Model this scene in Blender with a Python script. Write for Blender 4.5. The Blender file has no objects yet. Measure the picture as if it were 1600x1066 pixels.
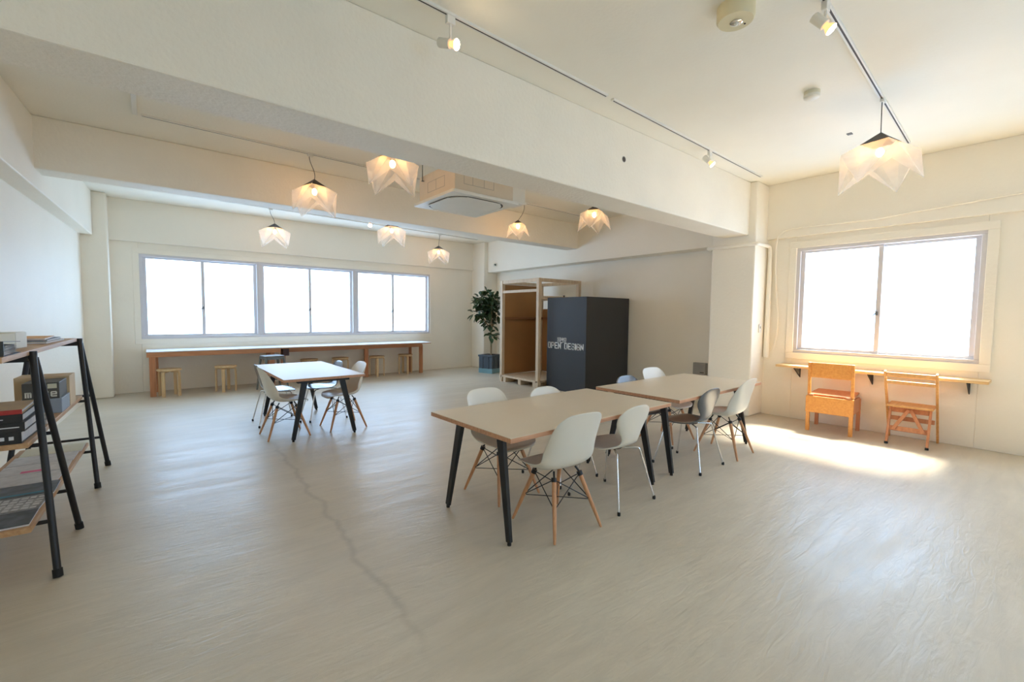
import bpy, bmesh, math, random
from mathutils import Vector, Matrix
random.seed(7)
S = bpy.context.scene
C = S.collection
PI = math.pi

# ------------------------------------------------------------------ helpers
class MB:
    """collects shapes, builds ONE mesh object"""
    def __init__(s):
        s.v = []; s.f = []; s.m = []
        s.cur = 0
    def add(s, vs, fs, M=None):
        o = len(s.v)
        for p in vs:
            p = Vector(p)
            if M is not None: p = M @ p
            s.v.append(p)
        for f in fs:
            s.f.append(tuple(o + i for i in f)); s.m.append(s.cur)
        return s
    def box(s, lo, hi, M=None):
        x0, y0, z0 = lo; x1, y1, z1 = hi
        vs = [(x0,y0,z0),(x1,y0,z0),(x1,y1,z0),(x0,y1,z0),(x0,y0,z1),(x1,y0,z1),(x1,y1,z1),(x0,y1,z1)]
        return s.add(vs, [(3,2,1,0),(4,5,6,7),(0,1,5,4),(1,2,6,5),(2,3,7,6),(3,0,4,7)], M)
    def bar(s, a, b, w, t, up=(0,0,1), w2=None, t2=None):
        """rectangular bar a->b, w along side, t along the other"""
        a = Vector(a); b = Vector(b); d = (b - a).normalized(); u = Vector(up)
        sd = d.cross(u)
        if sd.length < 1e-5: sd = d.cross(Vector((0,1,0)))
        sd.normalize(); n = sd.cross(d).normalized()
        w2 = w if w2 is None else w2; t2 = t if t2 is None else t2
        vs = []
        for p, ww, tt in ((a, w, t), (b, w2, t2)):
            for i, j in ((-1,-1),(1,-1),(1,1),(-1,1)):
                vs.append(p + sd*(i*ww/2) + n*(j*tt/2))
        return s.add(vs, [(3,2,1,0),(4,5,6,7),(0,1,5,4),(1,2,6,5),(2,3,7,6),(3,0,4,7)])
    def tube(s, pts, r, n=10, cap=True):
        pts = [Vector(p) for p in pts]
        rs = r if isinstance(r, (list, tuple)) else [r]*len(pts)
        d0 = (pts[1]-pts[0]).normalized()
        u = d0.cross(Vector((0,0,1)))
        if u.length < 1e-4: u = d0.cross(Vector((1,0,0)))
        u.normalize()
        vs = []
        for i, p in enumerate(pts):
            if i == 0: d = d0
            elif i == len(pts)-1: d = (pts[-1]-pts[-2]).normalized()
            else: d = ((pts[i]-pts[i-1]).normalized()+(pts[i+1]-pts[i]).normalized()).normalized()
            u = (u - d*u.dot(d)).normalized(); w = d.cross(u)
            for k in range(n):
                a = 2*PI*k/n
                vs.append(p + (u*math.cos(a)+w*math.sin(a))*rs[i])
        fs = []
        for i in range(len(pts)-1):
            for k in range(n):
                k2 = (k+1) % n
                fs.append((i*n+k, i*n+k2, (i+1)*n+k2, (i+1)*n+k))
        if cap:
            fs.append(tuple(range(n-1,-1,-1))); fs.append(tuple((len(pts)-1)*n+k for k in range(n)))
        return s.add(vs, fs)
    def lathe(s, prof, n=24, M=None):
        vs = []; fs = []
        for (r, z) in prof:
            for k in range(n):
                a = 2*PI*k/n; vs.append((r*math.cos(a), r*math.sin(a), z))
        for i in range(len(prof)-1):
            for k in range(n):
                k2 = (k+1) % n
                fs.append((i*n+k, i*n+k2, (i+1)*n+k2, (i+1)*n+k))
        fs.append(tuple(range(n-1,-1,-1))); fs.append(tuple((len(prof)-1)*n+k for k in range(n)))
        return s.add(vs, fs, M)
    def prism(s, poly, h, M=None):
        n = len(poly)
        vs = [(x,y,0) for x,y in poly]+[(x,y,h) for x,y in poly]
        fs = [tuple(range(n-1,-1,-1)), tuple(range(n,2*n))]
        for k in range(n): fs.append((k,(k+1)%n,n+(k+1)%n,n+k))
        return s.add(vs, fs, M)
    def grid(s, rows):
        n = len(rows[0]); vs = [p for r in rows for p in r]; fs = []
        for i in range(len(rows)-1):
            for k in range(n-1):
                fs.append((i*n+k, i*n+k+1, (i+1)*n+k+1, (i+1)*n+k))
        return s.add(vs, fs)
    def sphere(s, c, r, n=12, sq=(1,1,1)):
        c = Vector(c); vs = []; fs = []
        for i in range(1, n//2):
            t = PI*i/(n//2)
            for k in range(n):
                a = 2*PI*k/n
                vs.append(c+Vector((r*sq[0]*math.sin(t)*math.cos(a), r*sq[1]*math.sin(t)*math.sin(a), r*sq[2]*math.cos(t))))
        top = len(vs); vs.append(c+Vector((0,0,r*sq[2]))); vs.append(c-Vector((0,0,r*sq[2])))
        m = n//2-1
        for i in range(m-1):
            for k in range(n): fs.append((i*n+k,(i+1)*n+k,(i+1)*n+(k+1)%n,i*n+(k+1)%n))
        for k in range(n):
            fs.append((top,k,(k+1)%n)); fs.append((top+1,(m-1)*n+(k+1)%n,(m-1)*n+k))
        return s.add(vs, fs)
    def build(s, name, mat, parent=None, smooth=False, bevel=0, sub=0, solid=0, loc=None, rz=0, fixn=False):
        me = bpy.data.meshes.new(name)
        me.from_pydata([tuple(p) for p in s.v], [], s.f)
        mats = mat if isinstance(mat, (list, tuple)) else [mat]
        for m in mats: me.materials.append(m)
        if len(mats) > 1:
            for p, mi in zip(me.polygons, s.m): p.material_index = mi
        if fixn:
            bm = bmesh.new(); bm.from_mesh(me); bmesh.ops.recalc_face_normals(bm, faces=bm.faces); bm.to_mesh(me); bm.free()
        me.update()
        if smooth:
            for p in me.polygons: p.use_smooth = True
        o = bpy.data.objects.new(name, me); C.objects.link(o)
        if parent: o.parent = parent
        if loc: o.location = loc
        if rz: o.rotation_euler.z = rz
        if solid:
            m = o.modifiers.new('solid','SOLIDIFY'); m.thickness = solid; m.offset = 0
        if bevel:
            m = o.modifiers.new('bevel','BEVEL'); m.width = bevel; m.segments = 2; m.limit_method = 'ANGLE'; m.angle_limit = math.radians(40)
        if sub:
            m = o.modifiers.new('sub','SUBSURF'); m.levels = sub; m.render_levels = sub
        if smooth and not sub:
            try:
                m = o.modifiers.new('sm','EDGE_SPLIT'); m.split_angle = math.radians(40)
            except Exception: pass
        return o

def tag(o, label=None, cat=None, group=None, kind=None):
    if label: o['label'] = label
    if cat: o['category'] = cat
    if group: o['group'] = group
    if kind: o['kind'] = kind
    return o
def thing(name, label, cat, loc=(0,0,0), rz=0, group=None):
    o = bpy.data.objects.new(name, None); C.objects.link(o)
    o.empty_display_size = .1
    o.location = loc; o.rotation_euler = (0,0,rz)
    return tag(o, label, cat, group)
def struct(o, label, cat): return tag(o, label, cat, kind='structure')
def dup(root, loc=None, rz=None, label=None, parent=None):
    r = root.copy(); C.objects.link(r)
    if parent: r.parent = parent
    if loc is not None: r.location = loc
    if rz is not None: r.rotation_euler = (0,0,rz)
    if label: r['label'] = label
    for ch in list(root.children): dup(ch, parent=r)
    return r
def bez(p0, p1, p2, p3, n=14):
    p0,p1,p2,p3 = map(Vector,(p0,p1,p2,p3)); out=[]
    for i in range(n+1):
        t=i/n; out.append(p0*(1-t)**3+p1*3*t*(1-t)**2+p2*3*t*t*(1-t)+p3*t**3)
    return out

# ------------------------------------------------------------------ materials
def srgb(r, g, b):
    f = lambda c: (c/255/12.92) if c/255 <= .04045 else ((c/255+.055)/1.055)**2.4
    return (f(r), f(g), f(b), 1)
def newmat(name):
    m = bpy.data.materials.new(name); m.use_nodes = True
    nt = m.node_tree; b = nt.nodes['Principled BSDF']
    return m, nt, b
def N(nt, t, **kw):
    n = nt.nodes.new(t)
    for k, v in kw.items():
        if k in n.inputs: n.inputs[k].default_value = v
        else: setattr(n, k, v)
    return n
def plain(name, col, rough=.5, metal=0, var=.06, scale=6, bump=0, bscale=40, coat=0, spec=.5):
    m, nt, b = newmat(name)
    tc = N(nt,'ShaderNodeTexCoord'); nz = N(nt,'ShaderNodeTexNoise'); nz.inputs['Scale'].default_value = scale; nz.inputs['Detail'].default_value = 4
    nt.links.new(tc.outputs['Object'], nz.inputs['Vector'])
    mr = N(nt,'ShaderNodeMapRange'); mr.inputs['From Min'].default_value=.3; mr.inputs['From Max'].default_value=.7
    mr.inputs['To Min'].default_value = 1-var; mr.inputs['To Max'].default_value = 1+var
    nt.links.new(nz.outputs['Fac'], mr.inputs['Value'])
    mx = N(nt,'ShaderNodeVectorMath', operation='SCALE'); mx.inputs[0].default_value = col[:3]
    nt.links.new(mr.outputs['Result'], mx.inputs['Scale'])
    nt.links.new(mx.outputs['Vector'], b.inputs['Base Color'])
    b.inputs['Roughness'].default_value = rough; b.inputs['Metallic'].default_value = metal
    b.inputs['Coat Weight'].default_value = coat; b.inputs['Coat Roughness'].default_value = .12
    b.inputs['Specular IOR Level'].default_value = spec
    if bump:
        n2 = N(nt,'ShaderNodeTexNoise'); n2.inputs['Scale'].default_value = bscale; n2.inputs['Detail'].default_value = 5
        nt.links.new(tc.outputs['Object'], n2.inputs['Vector'])
        bp = N(nt,'ShaderNodeBump'); bp.inputs['Strength'].default_value = bump; bp.inputs['Distance'].default_value = .01
        nt.links.new(n2.outputs['Fac'], bp.inputs['Height']); nt.links.new(bp.outputs['Normal'], b.inputs['Normal'])
    return m
def wood(name, c1, c2, rough=.5, axis=0, scale=3.0):
    m, nt, b = newmat(name)
    tc = N(nt,'ShaderNodeTexCoord'); mp = N(nt,'ShaderNodeMapping')
    sc = [scale*9]*3; sc[axis] = scale*.7
    mp.inputs['Scale'].default_value = sc
    nt.links.new(tc.outputs['Object'], mp.inputs['Vector'])
    nz = N(nt,'ShaderNodeTexNoise'); nz.inputs['Scale'].default_value = 1.6; nz.inputs['Detail'].default_value = 6; nz.inputs['Distortion'].default_value = .6
    nt.links.new(mp.outputs['Vector'], nz.inputs['Vector'])
    cr = N(nt,'ShaderNodeValToRGB'); cr.color_ramp.elements[0].position=.3; cr.color_ramp.elements[1].position=.7
    cr.color_ramp.elements[0].color = c1; cr.color_ramp.elements[1].color = c2
    nt.links.new(nz.outputs['Fac'], cr.inputs['Fac']); nt.links.new(cr.outputs['Color'], b.inputs['Base Color'])
    b.inputs['Roughness'].default_value = rough
    return m
def emit(name, col, strength):
    m = bpy.data.materials.new(name); m.use_nodes = True; nt = m.node_tree; nt.nodes.clear()
    e = N(nt,'ShaderNodeEmission'); e.inputs['Color'].default_value = (*col,1); e.inputs['Strength'].default_value = strength
    o = N(nt,'ShaderNodeOutputMaterial'); nt.links.new(e.outputs[0], o.inputs['Surface']); return m

M_wall = plain('wall_paint', srgb(245,238,223), .55, var=.02, scale=1.3, bump=.25, bscale=26)
M_beam = plain('rough_plaster_paint', srgb(245,238,223), .6, var=.025, scale=2, bump=.55, bscale=34)
M_ceil = plain('ceiling_paint', srgb(246,241,227), .6, var=.02, scale=1.5, bump=.15, bscale=40)
M_alu = plain('brushed_aluminium', srgb(214,211,213), .45, .0, var=.03)
M_white = plain('white_plastic', srgb(232,229,218), .42, var=.02)
M_trackw = plain('white_enamel', srgb(236,233,224), .4, var=.02)
M_slot = plain('dark_slot', srgb(70,62,56), .6)
M_lam = plain('beige_laminate', srgb(222,208,186), .3, var=.015, scale=4)
M_lamw = plain('white_laminate', srgb(220,220,222), .42, var=.015)
M_ply = wood('plywood_edge', srgb(190,138,104), srgb(214,166,132), .5, 0, 4)
M_blk = plain('black_steel', srgb(30,30,32), .42, .0, var=.1)
M_blkw = plain('black_wire', srgb(24,24,26), .4)
M_shell = plain('white_polypropylene', srgb(233,229,217), .34, var=.015)
M_antw = plain('white_lacquer', srgb(233,228,214), .3, var=.015)
M_antd = plain('dark_grey_lacquer', srgb(98,100,102), .26, var=.06, coat=.3)
M_chrome = plain('chrome', srgb(225,225,225), .16, 1.0, var=.02)
M_rub = plain('black_rubber', srgb(28,27,26), .7)
M_dowel = wood('beech_dowel', srgb(196,140,98), srgb(216,164,120), .45, 2, 4)
M_pine = wood('pine_timber', srgb(178,118,78), srgb(204,146,102), .5, 0, 3)
M_pinev = wood('pine_post', srgb(172,110,72), srgb(200,140,98), .5, 2, 3)
M_birch = wood('birch_stool', srgb(206,172,126), srgb(224,194,150), .45, 2, 3)
M_light = wood('pale_timber', srgb(200,176,146), srgb(222,202,174), .55, 2, 3)
M_hard = plain('brown_hardboard', srgb(168,122,74), .6, var=.05, scale=3)
M_hdark = plain('dark_hardboard', srgb(138,92,56), .6, var=.05, scale=3)
M_black = plain('blackboard_paint', srgb(52,52,53), .55, var=.05, scale=2)
M_letter = plain('white_lettering', srgb(238,238,234), .5)
M_oak = wood('shelf_timber', srgb(178,136,96), srgb(204,166,124), .5, 1, 3)
M_kid = wood('school_chair_wood', srgb(214,140,66), srgb(232,164,86), .45, 1, 3)
M_kid2 = wood('folding_chair_wood', srgb(208,146,80), srgb(226,170,104), .45, 1, 3)
M_kidp = wood('pinkish_wood', srgb(190,124,84), srgb(212,146,104), .45, 2, 3)
M_sill = wood('sill_board', srgb(222,180,120), srgb(238,202,148), .45, 1, 3)
M_steelg = plain('grey_painted_steel', srgb(112,114,112), .38, .4, var=.05)
M_leaf = plain('dark_green_leaf', srgb(62,84,52), .38, var=.35, scale=9)
M_bark = plain('pale_bark', srgb(160,138,104), .7, var=.15, scale=14)
M_crate = plain('slate_crate', srgb(74,86,98), .5, var=.06)
M_crateb = plain('pale_blue_band', srgb(124,166,178), .5, var=.06)
M_soil = plain('dark_soil', srgb(58,44,34), .9, var=.3, scale=30)
M_gap = plain('dark_maroon', srgb(60,34,34), .6)
M_grey = plain('grey_cabinet', srgb(150,146,138), .5)
M_mesh = plain('black_perforated_metal', srgb(66,62,58), .5, .3, var=.5, scale=120)
M_lens = plain('dark_lens', srgb(24,24,26), .15)
M_bulb = emit('warm_bulb', (1.0,.52,.17), 60)
M_refl = emit('reflector_lit_glow', (1.0,.50,.20), 1.6)  # spotlight reflector: the bulb's light on it is put in as emission
M_bulbs = emit('warm_spot_bulb', (1.0,.74,.42), 45)

def shade_mat():
    m = bpy.data.materials.new('frosted_film'); m.use_nodes = True; nt = m.node_tree; nt.nodes.clear()
    tr = N(nt,'ShaderNodeBsdfTransparent'); tl = N(nt,'ShaderNodeBsdfTranslucent'); df = N(nt,'ShaderNodeBsdfDiffuse')
    tl.inputs['Color'].default_value = (.92,.89,.84,1); df.inputs['Color'].default_value = (.88,.86,.82,1)
    tr.inputs['Color'].default_value = (.97,.96,.94,1)
    nz = N(nt,'ShaderNodeTexNoise'); nz.inputs['Scale'].default_value = 4
    mr = N(nt,'ShaderNodeMapRange'); mr.inputs['To Min'].default_value=.28; mr.inputs['To Max'].default_value=.42
    nt.links.new(nz.outputs['Fac'], mr.inputs['Value'])
    m1 = N(nt,'ShaderNodeMixShader'); m1.inputs[0].default_value=.45
    nt.links.new(tl.outputs[0], m1.inputs[1]); nt.links.new(df.outputs[0], m1.inputs[2])
    m2 = N(nt,'ShaderNodeMixShader'); nt.links.new(mr.outputs['Result'], m2.inputs[0])
    nt.links.new(tr.outputs[0], m2.inputs[1]); nt.links.new(m1.outputs[0], m2.inputs[2])
    o = N(nt,'ShaderNodeOutputMaterial'); nt.links.new(m2.outputs[0], o.inputs['Surface']); return m
M_shade = shade_mat()
def glass_mat():
    m = bpy.data.materials.new('window_glass'); m.use_nodes = True; nt = m.node_tree; nt.nodes.clear()
    tr = N(nt,'ShaderNodeBsdfTransparent'); tr.inputs['Color'].default_value = (.97,.98,.98,1)
    gl = N(nt,'ShaderNodeBsdfGlossy'); gl.inputs['Roughness'].default_value = .05; gl.inputs['Color'].default_value=(.9,.9,.9,1)
    nz = N(nt,'ShaderNodeTexNoise'); nz.inputs['Scale'].default_value = 2
    mr = N(nt,'ShaderNodeMapRange'); mr.inputs['To Min'].default_value=.03; mr.inputs['To Max'].default_value=.05
    nt.links.new(nz.outputs['Fac'], mr.inputs['Value'])
    mx = N(nt,'ShaderNodeMixShader'); nt.links.new(mr.outputs['Result'], mx.inputs[0])
    nt.links.new(tr.outputs[0], mx.inputs[1]); nt.links.new(gl.outputs[0], mx.inputs[2])
    o = N(nt,'ShaderNodeOutputMaterial'); nt.links.new(mx.outputs[0], o.inputs['Surface']); return m
M_glass = glass_mat()

def floor_mat():
    m, nt, b = newmat('worn_concrete')
    tc = N(nt,'ShaderNodeTexCoord'); L = nt.links.new
    big = N(nt,'ShaderNodeTexNoise'); big.inputs['Scale'].default_value=.55; big.inputs['Detail'].default_value=6; big.inputs['Roughness'].default_value=.6
    L(tc.outputs['Object'], big.inputs['Vector'])
    mp = N(nt,'ShaderNodeMapping'); mp.inputs['Scale'].default_value=(1.2,7,1); mp.inputs['Rotation'].default_value=(0,0,math.radians(-12))
    L(tc.outputs['Object'], mp.inputs['Vector'])
    st = N(nt,'ShaderNodeTexNoise'); st.inputs['Scale'].default_value=1.6; st.inputs['Detail'].default_value=8; st.inputs['Roughness'].default_value=.65; st.inputs['Distortion'].default_value=.8
    L(mp.outputs['Vector'], st.inputs['Vector'])
    cr = N(nt,'ShaderNodeValToRGB')
    cr.color_ramp.elements[0].position=.28; cr.color_ramp.elements[0].color=srgb(196,186,167)
    cr.color_ramp.elements[1].position=.72; cr.color_ramp.elements[1].color=srgb(214,205,187)
    L(big.outputs['Fac'], cr.inputs['Fac'])
    mr = N(nt,'ShaderNodeMapRange'); mr.inputs['From Min'].default_value=.35; mr.inputs['From Max'].default_value=.65; mr.inputs['To Min'].default_value=.93; mr.inputs['To Max'].default_value=1.04
    L(st.outputs['Fac'], mr.inputs['Value'])
    # crack running along the floor: distance to a wandering line x = g(y)
    sep = N(nt,'ShaderNodeSeparateXYZ'); L(tc.outputs['Object'], sep.inputs[0])
    wn = N(nt,'ShaderNodeTexNoise'); wn.noise_dimensions='1D'; wn.inputs['Scale'].default_value=2.2; wn.inputs['Detail'].default_value=6
    L(sep.outputs['Y'], wn.inputs['W'])
    off = N(nt,'ShaderNodeMath', operation='MULTIPLY_ADD'); L(wn.outputs['Fac'], off.inputs[0]); off.inputs[1].default_value=.20; off.inputs[2].default_value=-.10
    ln = N(nt,'ShaderNodeMath', operation='MULTIPLY_ADD'); L(sep.outputs['Y'], ln.inputs[0]); ln.inputs[1].default_value=.035; ln.inputs[2].default_value=.84
    sm = N(nt,'ShaderNodeMath', operation='ADD'); L(ln.outputs[0], sm.inputs[0]); L(off.outputs[0], sm.inputs[1])
    df = N(nt,'ShaderNodeMath', operation='SUBTRACT'); L(sep.outputs['X'], df.inputs[0]); L(sm.outputs[0], df.inputs[1])
    ab = N(nt,'ShaderNodeMath', operation='ABSOLUTE'); L(df.outputs[0], ab.inputs[0])
    ck = N(nt,'ShaderNodeMapRange'); ck.inputs['From Min'].default_value=.004; ck.inputs['From Max'].default_value=.03; ck.inputs['To Min'].default_value=.84; ck.inputs['To Max'].default_value=1
    L(ab.outputs[0], ck.inputs['Value'])
    # soft worn stain beside it
    wd = N(nt,'ShaderNodeMapRange'); wd.inputs['From Min'].default_value=0; wd.inputs['From Max'].default_value=.45; wd.inputs['To Min'].default_value=.93; wd.inputs['To Max'].default_value=1
    L(ab.outputs[0], wd.inputs['Value'])
    # limited in y
    ya = N(nt,'ShaderNodeMapRange'); ya.inputs['From Min'].default_value=5.6; ya.inputs['From Max'].default_value=5.0; L(sep.outputs['Y'], ya.inputs['Value'])
    yb = N(nt,'ShaderNodeMapRange'); yb.inputs['From Min'].default_value=1.5; yb.inputs['From Max'].default_value=2.1; L(sep.outputs['Y'], yb.inputs['Value'])
    yy = N(nt,'ShaderNodeMath', operation='MULTIPLY'); L(ya.outputs[0], yy.inputs[0]); L(yb.outputs[0], yy.inputs[1])
    kk = N(nt,'ShaderNodeMath', operation='MULTIPLY'); L(ck.outputs[0], kk.inputs[0]); L(wd.outputs[0], kk.inputs[1])
    mxk = N(nt,'ShaderNodeMix'); L(yy.outputs[0], mxk.inputs['Factor']); mxk.inputs['A'].default_value=1; L(kk.outputs[0], mxk.inputs['B'])
    pr = N(nt,'ShaderNodeMath', operation='MULTIPLY'); L(mr.outputs[0], pr.inputs[0]); L(mxk.outputs['Result'], pr.inputs[1])
    sc = N(nt,'ShaderNodeVectorMath', operation='SCALE'); L(cr.outputs['Color'], sc.inputs[0]); L(pr.outputs[0], sc.inputs['Scale'])
    L(sc.outputs['Vector'], b.inputs['Base Color'])
    rr = N(nt,'ShaderNodeMapRange'); rr.inputs['To Min'].default_value=.30; rr.inputs['To Max'].default_value=.46
    L(st.outputs['Fac'], rr.inputs['Value'])
    rb = N(nt,'ShaderNodeMapRange'); rb.inputs['From Min'].default_value=.38; rb.inputs['From Max'].default_value=.64; rb.inputs['To Min'].default_value=-.03; rb.inputs['To Max'].default_value=.07
    bn = N(nt,'ShaderNodeTexNoise'); bn.inputs['Scale'].default_value=.9; bn.inputs['Detail'].default_value=5; bn.inputs['Distortion'].default_value=.7
    L(mp.outputs['Vector'], bn.inputs['Vector']); L(bn.outputs['Fac'], rb.inputs['Value'])
    wr = N(nt,'ShaderNodeMapRange'); wr.inputs['From Min'].default_value=.05; wr.inputs['From Max'].default_value=.40; wr.inputs['To Min'].default_value=.10; wr.inputs['To Max'].default_value=0
    L(ab.outputs[0], wr.inputs['Value'])
    ra = N(nt,'ShaderNodeMath', operation='ADD'); L(rr.outputs[0], ra.inputs[0]); L(rb.outputs[0], ra.inputs[1])
    rc = N(nt,'ShaderNodeMath', operation='ADD'); L(ra.outputs[0], rc.inputs[0]); L(wr.outputs[0], rc.inputs[1]); L(rc.outputs[0], b.inputs['Roughness'])
    b.inputs['Specular IOR Level'].default_value = .74
    b.inputs['Coat Weight'].default_value = .10; b.inputs['Coat Roughness'].default_value = .3; b.inputs['Coat IOR'].default_value = 1.5
    fine = N(nt,'ShaderNodeTexNoise'); fine.inputs['Scale'].default_value=3.5; fine.inputs['Detail'].default_value=7; fine.inputs['Distortion'].default_value=1.2
    L(mp.outputs['Vector'], fine.inputs['Vector'])
    bp = N(nt,'ShaderNodeBump'); bp.inputs["Strength"].default_value=.22; bp.inputs['Distance'].default_value=.02
    L(fine.outputs['Fac'], bp.inputs['Height']); L(bp.outputs['Normal'], b.inputs['Normal'])
    return m
M_floor = floor_mat()

# ------------------------------------------------------------------ dimensions
XR = 7.178      # window bay wall (right)
XF = 7.40       # recessed right wall of the far bay
YB = 10.33      # back wall
YN = -3.4       # wall behind the camera
ZC = 3.39
def xl(y): return -.83 + .06*(y-9.9)       # left wall
def xlb(y): return -.68 + .05*(y-9.9)      # beam along the left wall

# ------------------------------------------------------------------ room shell
b = MB(); b.box((-2.6,YN-.3,-.12),(7.9,YB+.3,0)); o = b.build('floor', M_floor)
struct(o,'worn pale grey concrete floor with a crack','floor')
b = MB(); b.box((-2.6,YN-.3,ZC),(7.9,YB+.3,ZC+.15)); o = b.build('ceiling', M_ceil)
struct(o,'cream painted ceiling with track lights','ceiling')

def wall_with_holes(b, axis, plane, thick, a0, a1, z0, z1, holes):
    """wall on plane (axis 'x' or 'y') spanning a0..a1; holes = [(h0,h1,zb,zt)] sorted"""
    def put(p0,p1,q0,q1):
        if p1-p0 < 1e-4 or q1-q0 < 1e-4: return
        if axis == 'y': b.box((p0,min(plane,plane+thick),q0),(p1,max(plane,plane+thick),q1))
        else: b.box((min(plane,plane+thick),p0,q0),(max(plane,plane+thick),p1,q1))
    cur = a0
    for (h0,h1,zb,zt) in holes:
        put(cur,h0,z0,z1); put(h0,h1,z0,zb); put(h0,h1,zt,z1); cur = h1
    put(cur,a1,z0,z1)
W_BACK = (-.12, 5.66, .955, 2.475)
b = MB(); wall_with_holes(b,'y',YB,.22,-1.2,7.9,0,ZC,[W_BACK])
b.box((-.6,YB-.06,2.67),(7.4,YB,ZC))
o = b.build('wall_back', M_wall, bevel=.006); struct(o,'cream back wall with the long row of windows','wall')
W_R = (.53, 2.39, .955, 2.44); W_R2 = (-2.05, -.45, .955, 2.44)
b = MB(); wall_with_holes(b,'x',XR,.22,YN,2.9,0,ZC,[W_R2,W_R])
b.box((XR-.05,YN,2.6),(XR,2.8,ZC))
b.box((XF,2.9,0),(XF+.22,YB+.2,ZC)); b.box((7.09,3.3,2.585),(XF,YB,ZC))
o = b.build('wall_right', M_wall, bevel=.006); struct(o,'cream right wall with a big window and a ledge','wall')
b = MB(); wall_with_holes(b,'y',YN,-.2,-2.6,7.4,0,ZC,[(1.6,3.8,.9,2.3)]); o = b.build('wall_front', M_wall); struct(o,'wall with windows behind the viewer','wall')
b = MB()
y0,y1 = YN-.2, YB+.1
b.add([(xl(y0),y0,0),(xl(y1),y1,0),(xl(y1)-.2,y1,0),(xl(y0)-.2,y0,0),(xl(y0),y0,ZC),(xl(y1),y1,ZC),(xl(y1)-.2,y1,ZC),(xl(y0)-.2,y0,ZC)],
      [(0,1,5,4),(1,2,6,5),(2,3,7,6),(3,0,4,7),(4,5,6,7),(3,2,1,0)])
o = b.build('wall_left', M_wall, fixn=True); struct(o,'white left wall behind the bookshelf','wall')
b = MB(); ye = 9.92
b.add([(xl(y0)-.05,y0,2.68),(xl(ye)-.05,ye,2.68),(xlb(ye),ye,2.68),(xlb(y0),y0,2.68),(xl(y0)-.05,y0,ZC),(xl(ye)-.05,ye,ZC),(xlb(ye),ye,ZC),(xlb(y0),y0,ZC)],
      [(0,1,5,4),(1,2,6,5),(2,3,7,6),(3,0,4,7),(4,5,6,7),(3,2,1,0)])
o = b.build('beam', M_wall, fixn=True, bevel=.012); struct(o,'beam running along the top of the left wall','beam')
b = MB(); b.box((-1.3,2.88,2.637),(7.0,3.27,ZC)); o = b.build('beam', M_beam, bevel=.012); struct(o,'large cream ceiling beam nearest, across the whole room','beam')
b = MB(); b.box((-1.0,6.52,2.87),(7.2,6.84,ZC)); o = b.build('beam', M_beam, bevel=.012); struct(o,'second ceiling beam behind the air conditioner','beam')
b = MB(); b.box((-.95,9.95,0),(-.5,YB+.01,ZC)); o = b.build('column', M_wall, bevel=.02); struct(o,'square column in the back left corner','column')
b = MB(); b.box((6.74,2.78,0),(XF+.01,3.42,ZC)); o = b.build('column', M_wall, bevel=.025); struct(o,'square column left of the right window under the large beam','column')
b = MB(); b.box((6.97,9.75,0),(XF+.01,YB+.01,ZC)); o = b.build('column', M_wall, bevel=.02); struct(o,'column in the back right corner behind the plant','column')
# window casings
b = MB()
x0,x1,z0,z1 = W_BACK; t=.09
for lo,hi in (((x0-t,YB-.012,z0-t),(x1+t,YB,z0)),((x0-t,YB-.012,z1),(x1+t,YB,z1+t)),((x0-t,YB-.012,z0),(x0,YB,z1)),((x1,YB-.012,z0),(x1+t,YB,z1))): b.box(lo,hi)
o = b.build('trim_1', M_wall, bevel=.004); struct(o,'painted casing around the back windows','trim')
b = MB(); y0_,y1_,z0,z1 = W_R
for lo,hi in (((XR-.02,y0_-t,z0-t),(XR,y1_+t,z0)),((XR-.02,y0_-t,z1),(XR,y1_+t,z1+t)),((XR-.02,y0_-t,z0),(XR,y0_,z1)),((XR-.02,y1_,z0),(XR,y1_+t,z1))): b.box(lo,hi)
o = b.build('trim_2', M_wall, bevel=.005); struct(o,'painted casing around the right window','trim')

# windows: local x along the window, local y outward, z up
def make_window(name, w, h, bar, label, loc, rz, handle=True):
    root = thing(name, label, 'window', loc, rz); root['kind']='structure'
    f = MB(); t=.045
    f.box((0,-.01,0),(w,.1,t)); f.box((0,-.01,h-t),(w,.1,h)); f.box((0,-.01,t),(t,.1,h-t)); f.box((w-t,-.01,t),(w,.1,h-t))
    f.build('window_frame', M_alu, root, bevel=.004)
    for (a,c,yy) in ((t,bar+.026,.03),(bar-.026,w-t,.06)):
        s_ = MB(); k=.05
        s_.box((a,yy,t),(c,yy+.025,t+.035)); s_.box((a,yy,h-t-.03),(c,yy+.025,h-t)); s_.box((a,yy,t+.035),(a+k,yy+.025,h-t-.03)); s_.box((c-k,yy,t+.035),(c,yy+.025,h-t-.03))
        sash = s_.build('sash', M_alu, root, bevel=.003)
        p = MB(); p.box((a+k,yy+.010,t+.035),(c-k,yy+.015,h-t-.03)); p.build('pane', M_glass, sash)
    if handle:
        hd = MB(); zz = h*.38
        hd.box((bar-.02,.005,zz-.025),(bar+.005,.032,zz+.025)); hd.bar((bar-.01,.01,zz+.01),(bar-.045,.0,zz-.035),.012,.012)
        hd.build('latch', M_steelg, root, bevel=.002)
    return root
for i,(a,c,bar,lb) in enumerate(((-.12,1.755,.81,'leftmost sliding window in the back wall above the bench'),(1.755,3.71,2.74,'middle sliding window of the back wall row'),(3.71,5.66,4.66,'back wall sliding window nearest the potted plant'))):
    make_window('window_%d'%(i+1), c-a, 1.52, bar-a, lb, (a,YB+.012,.955), 0)
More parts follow.
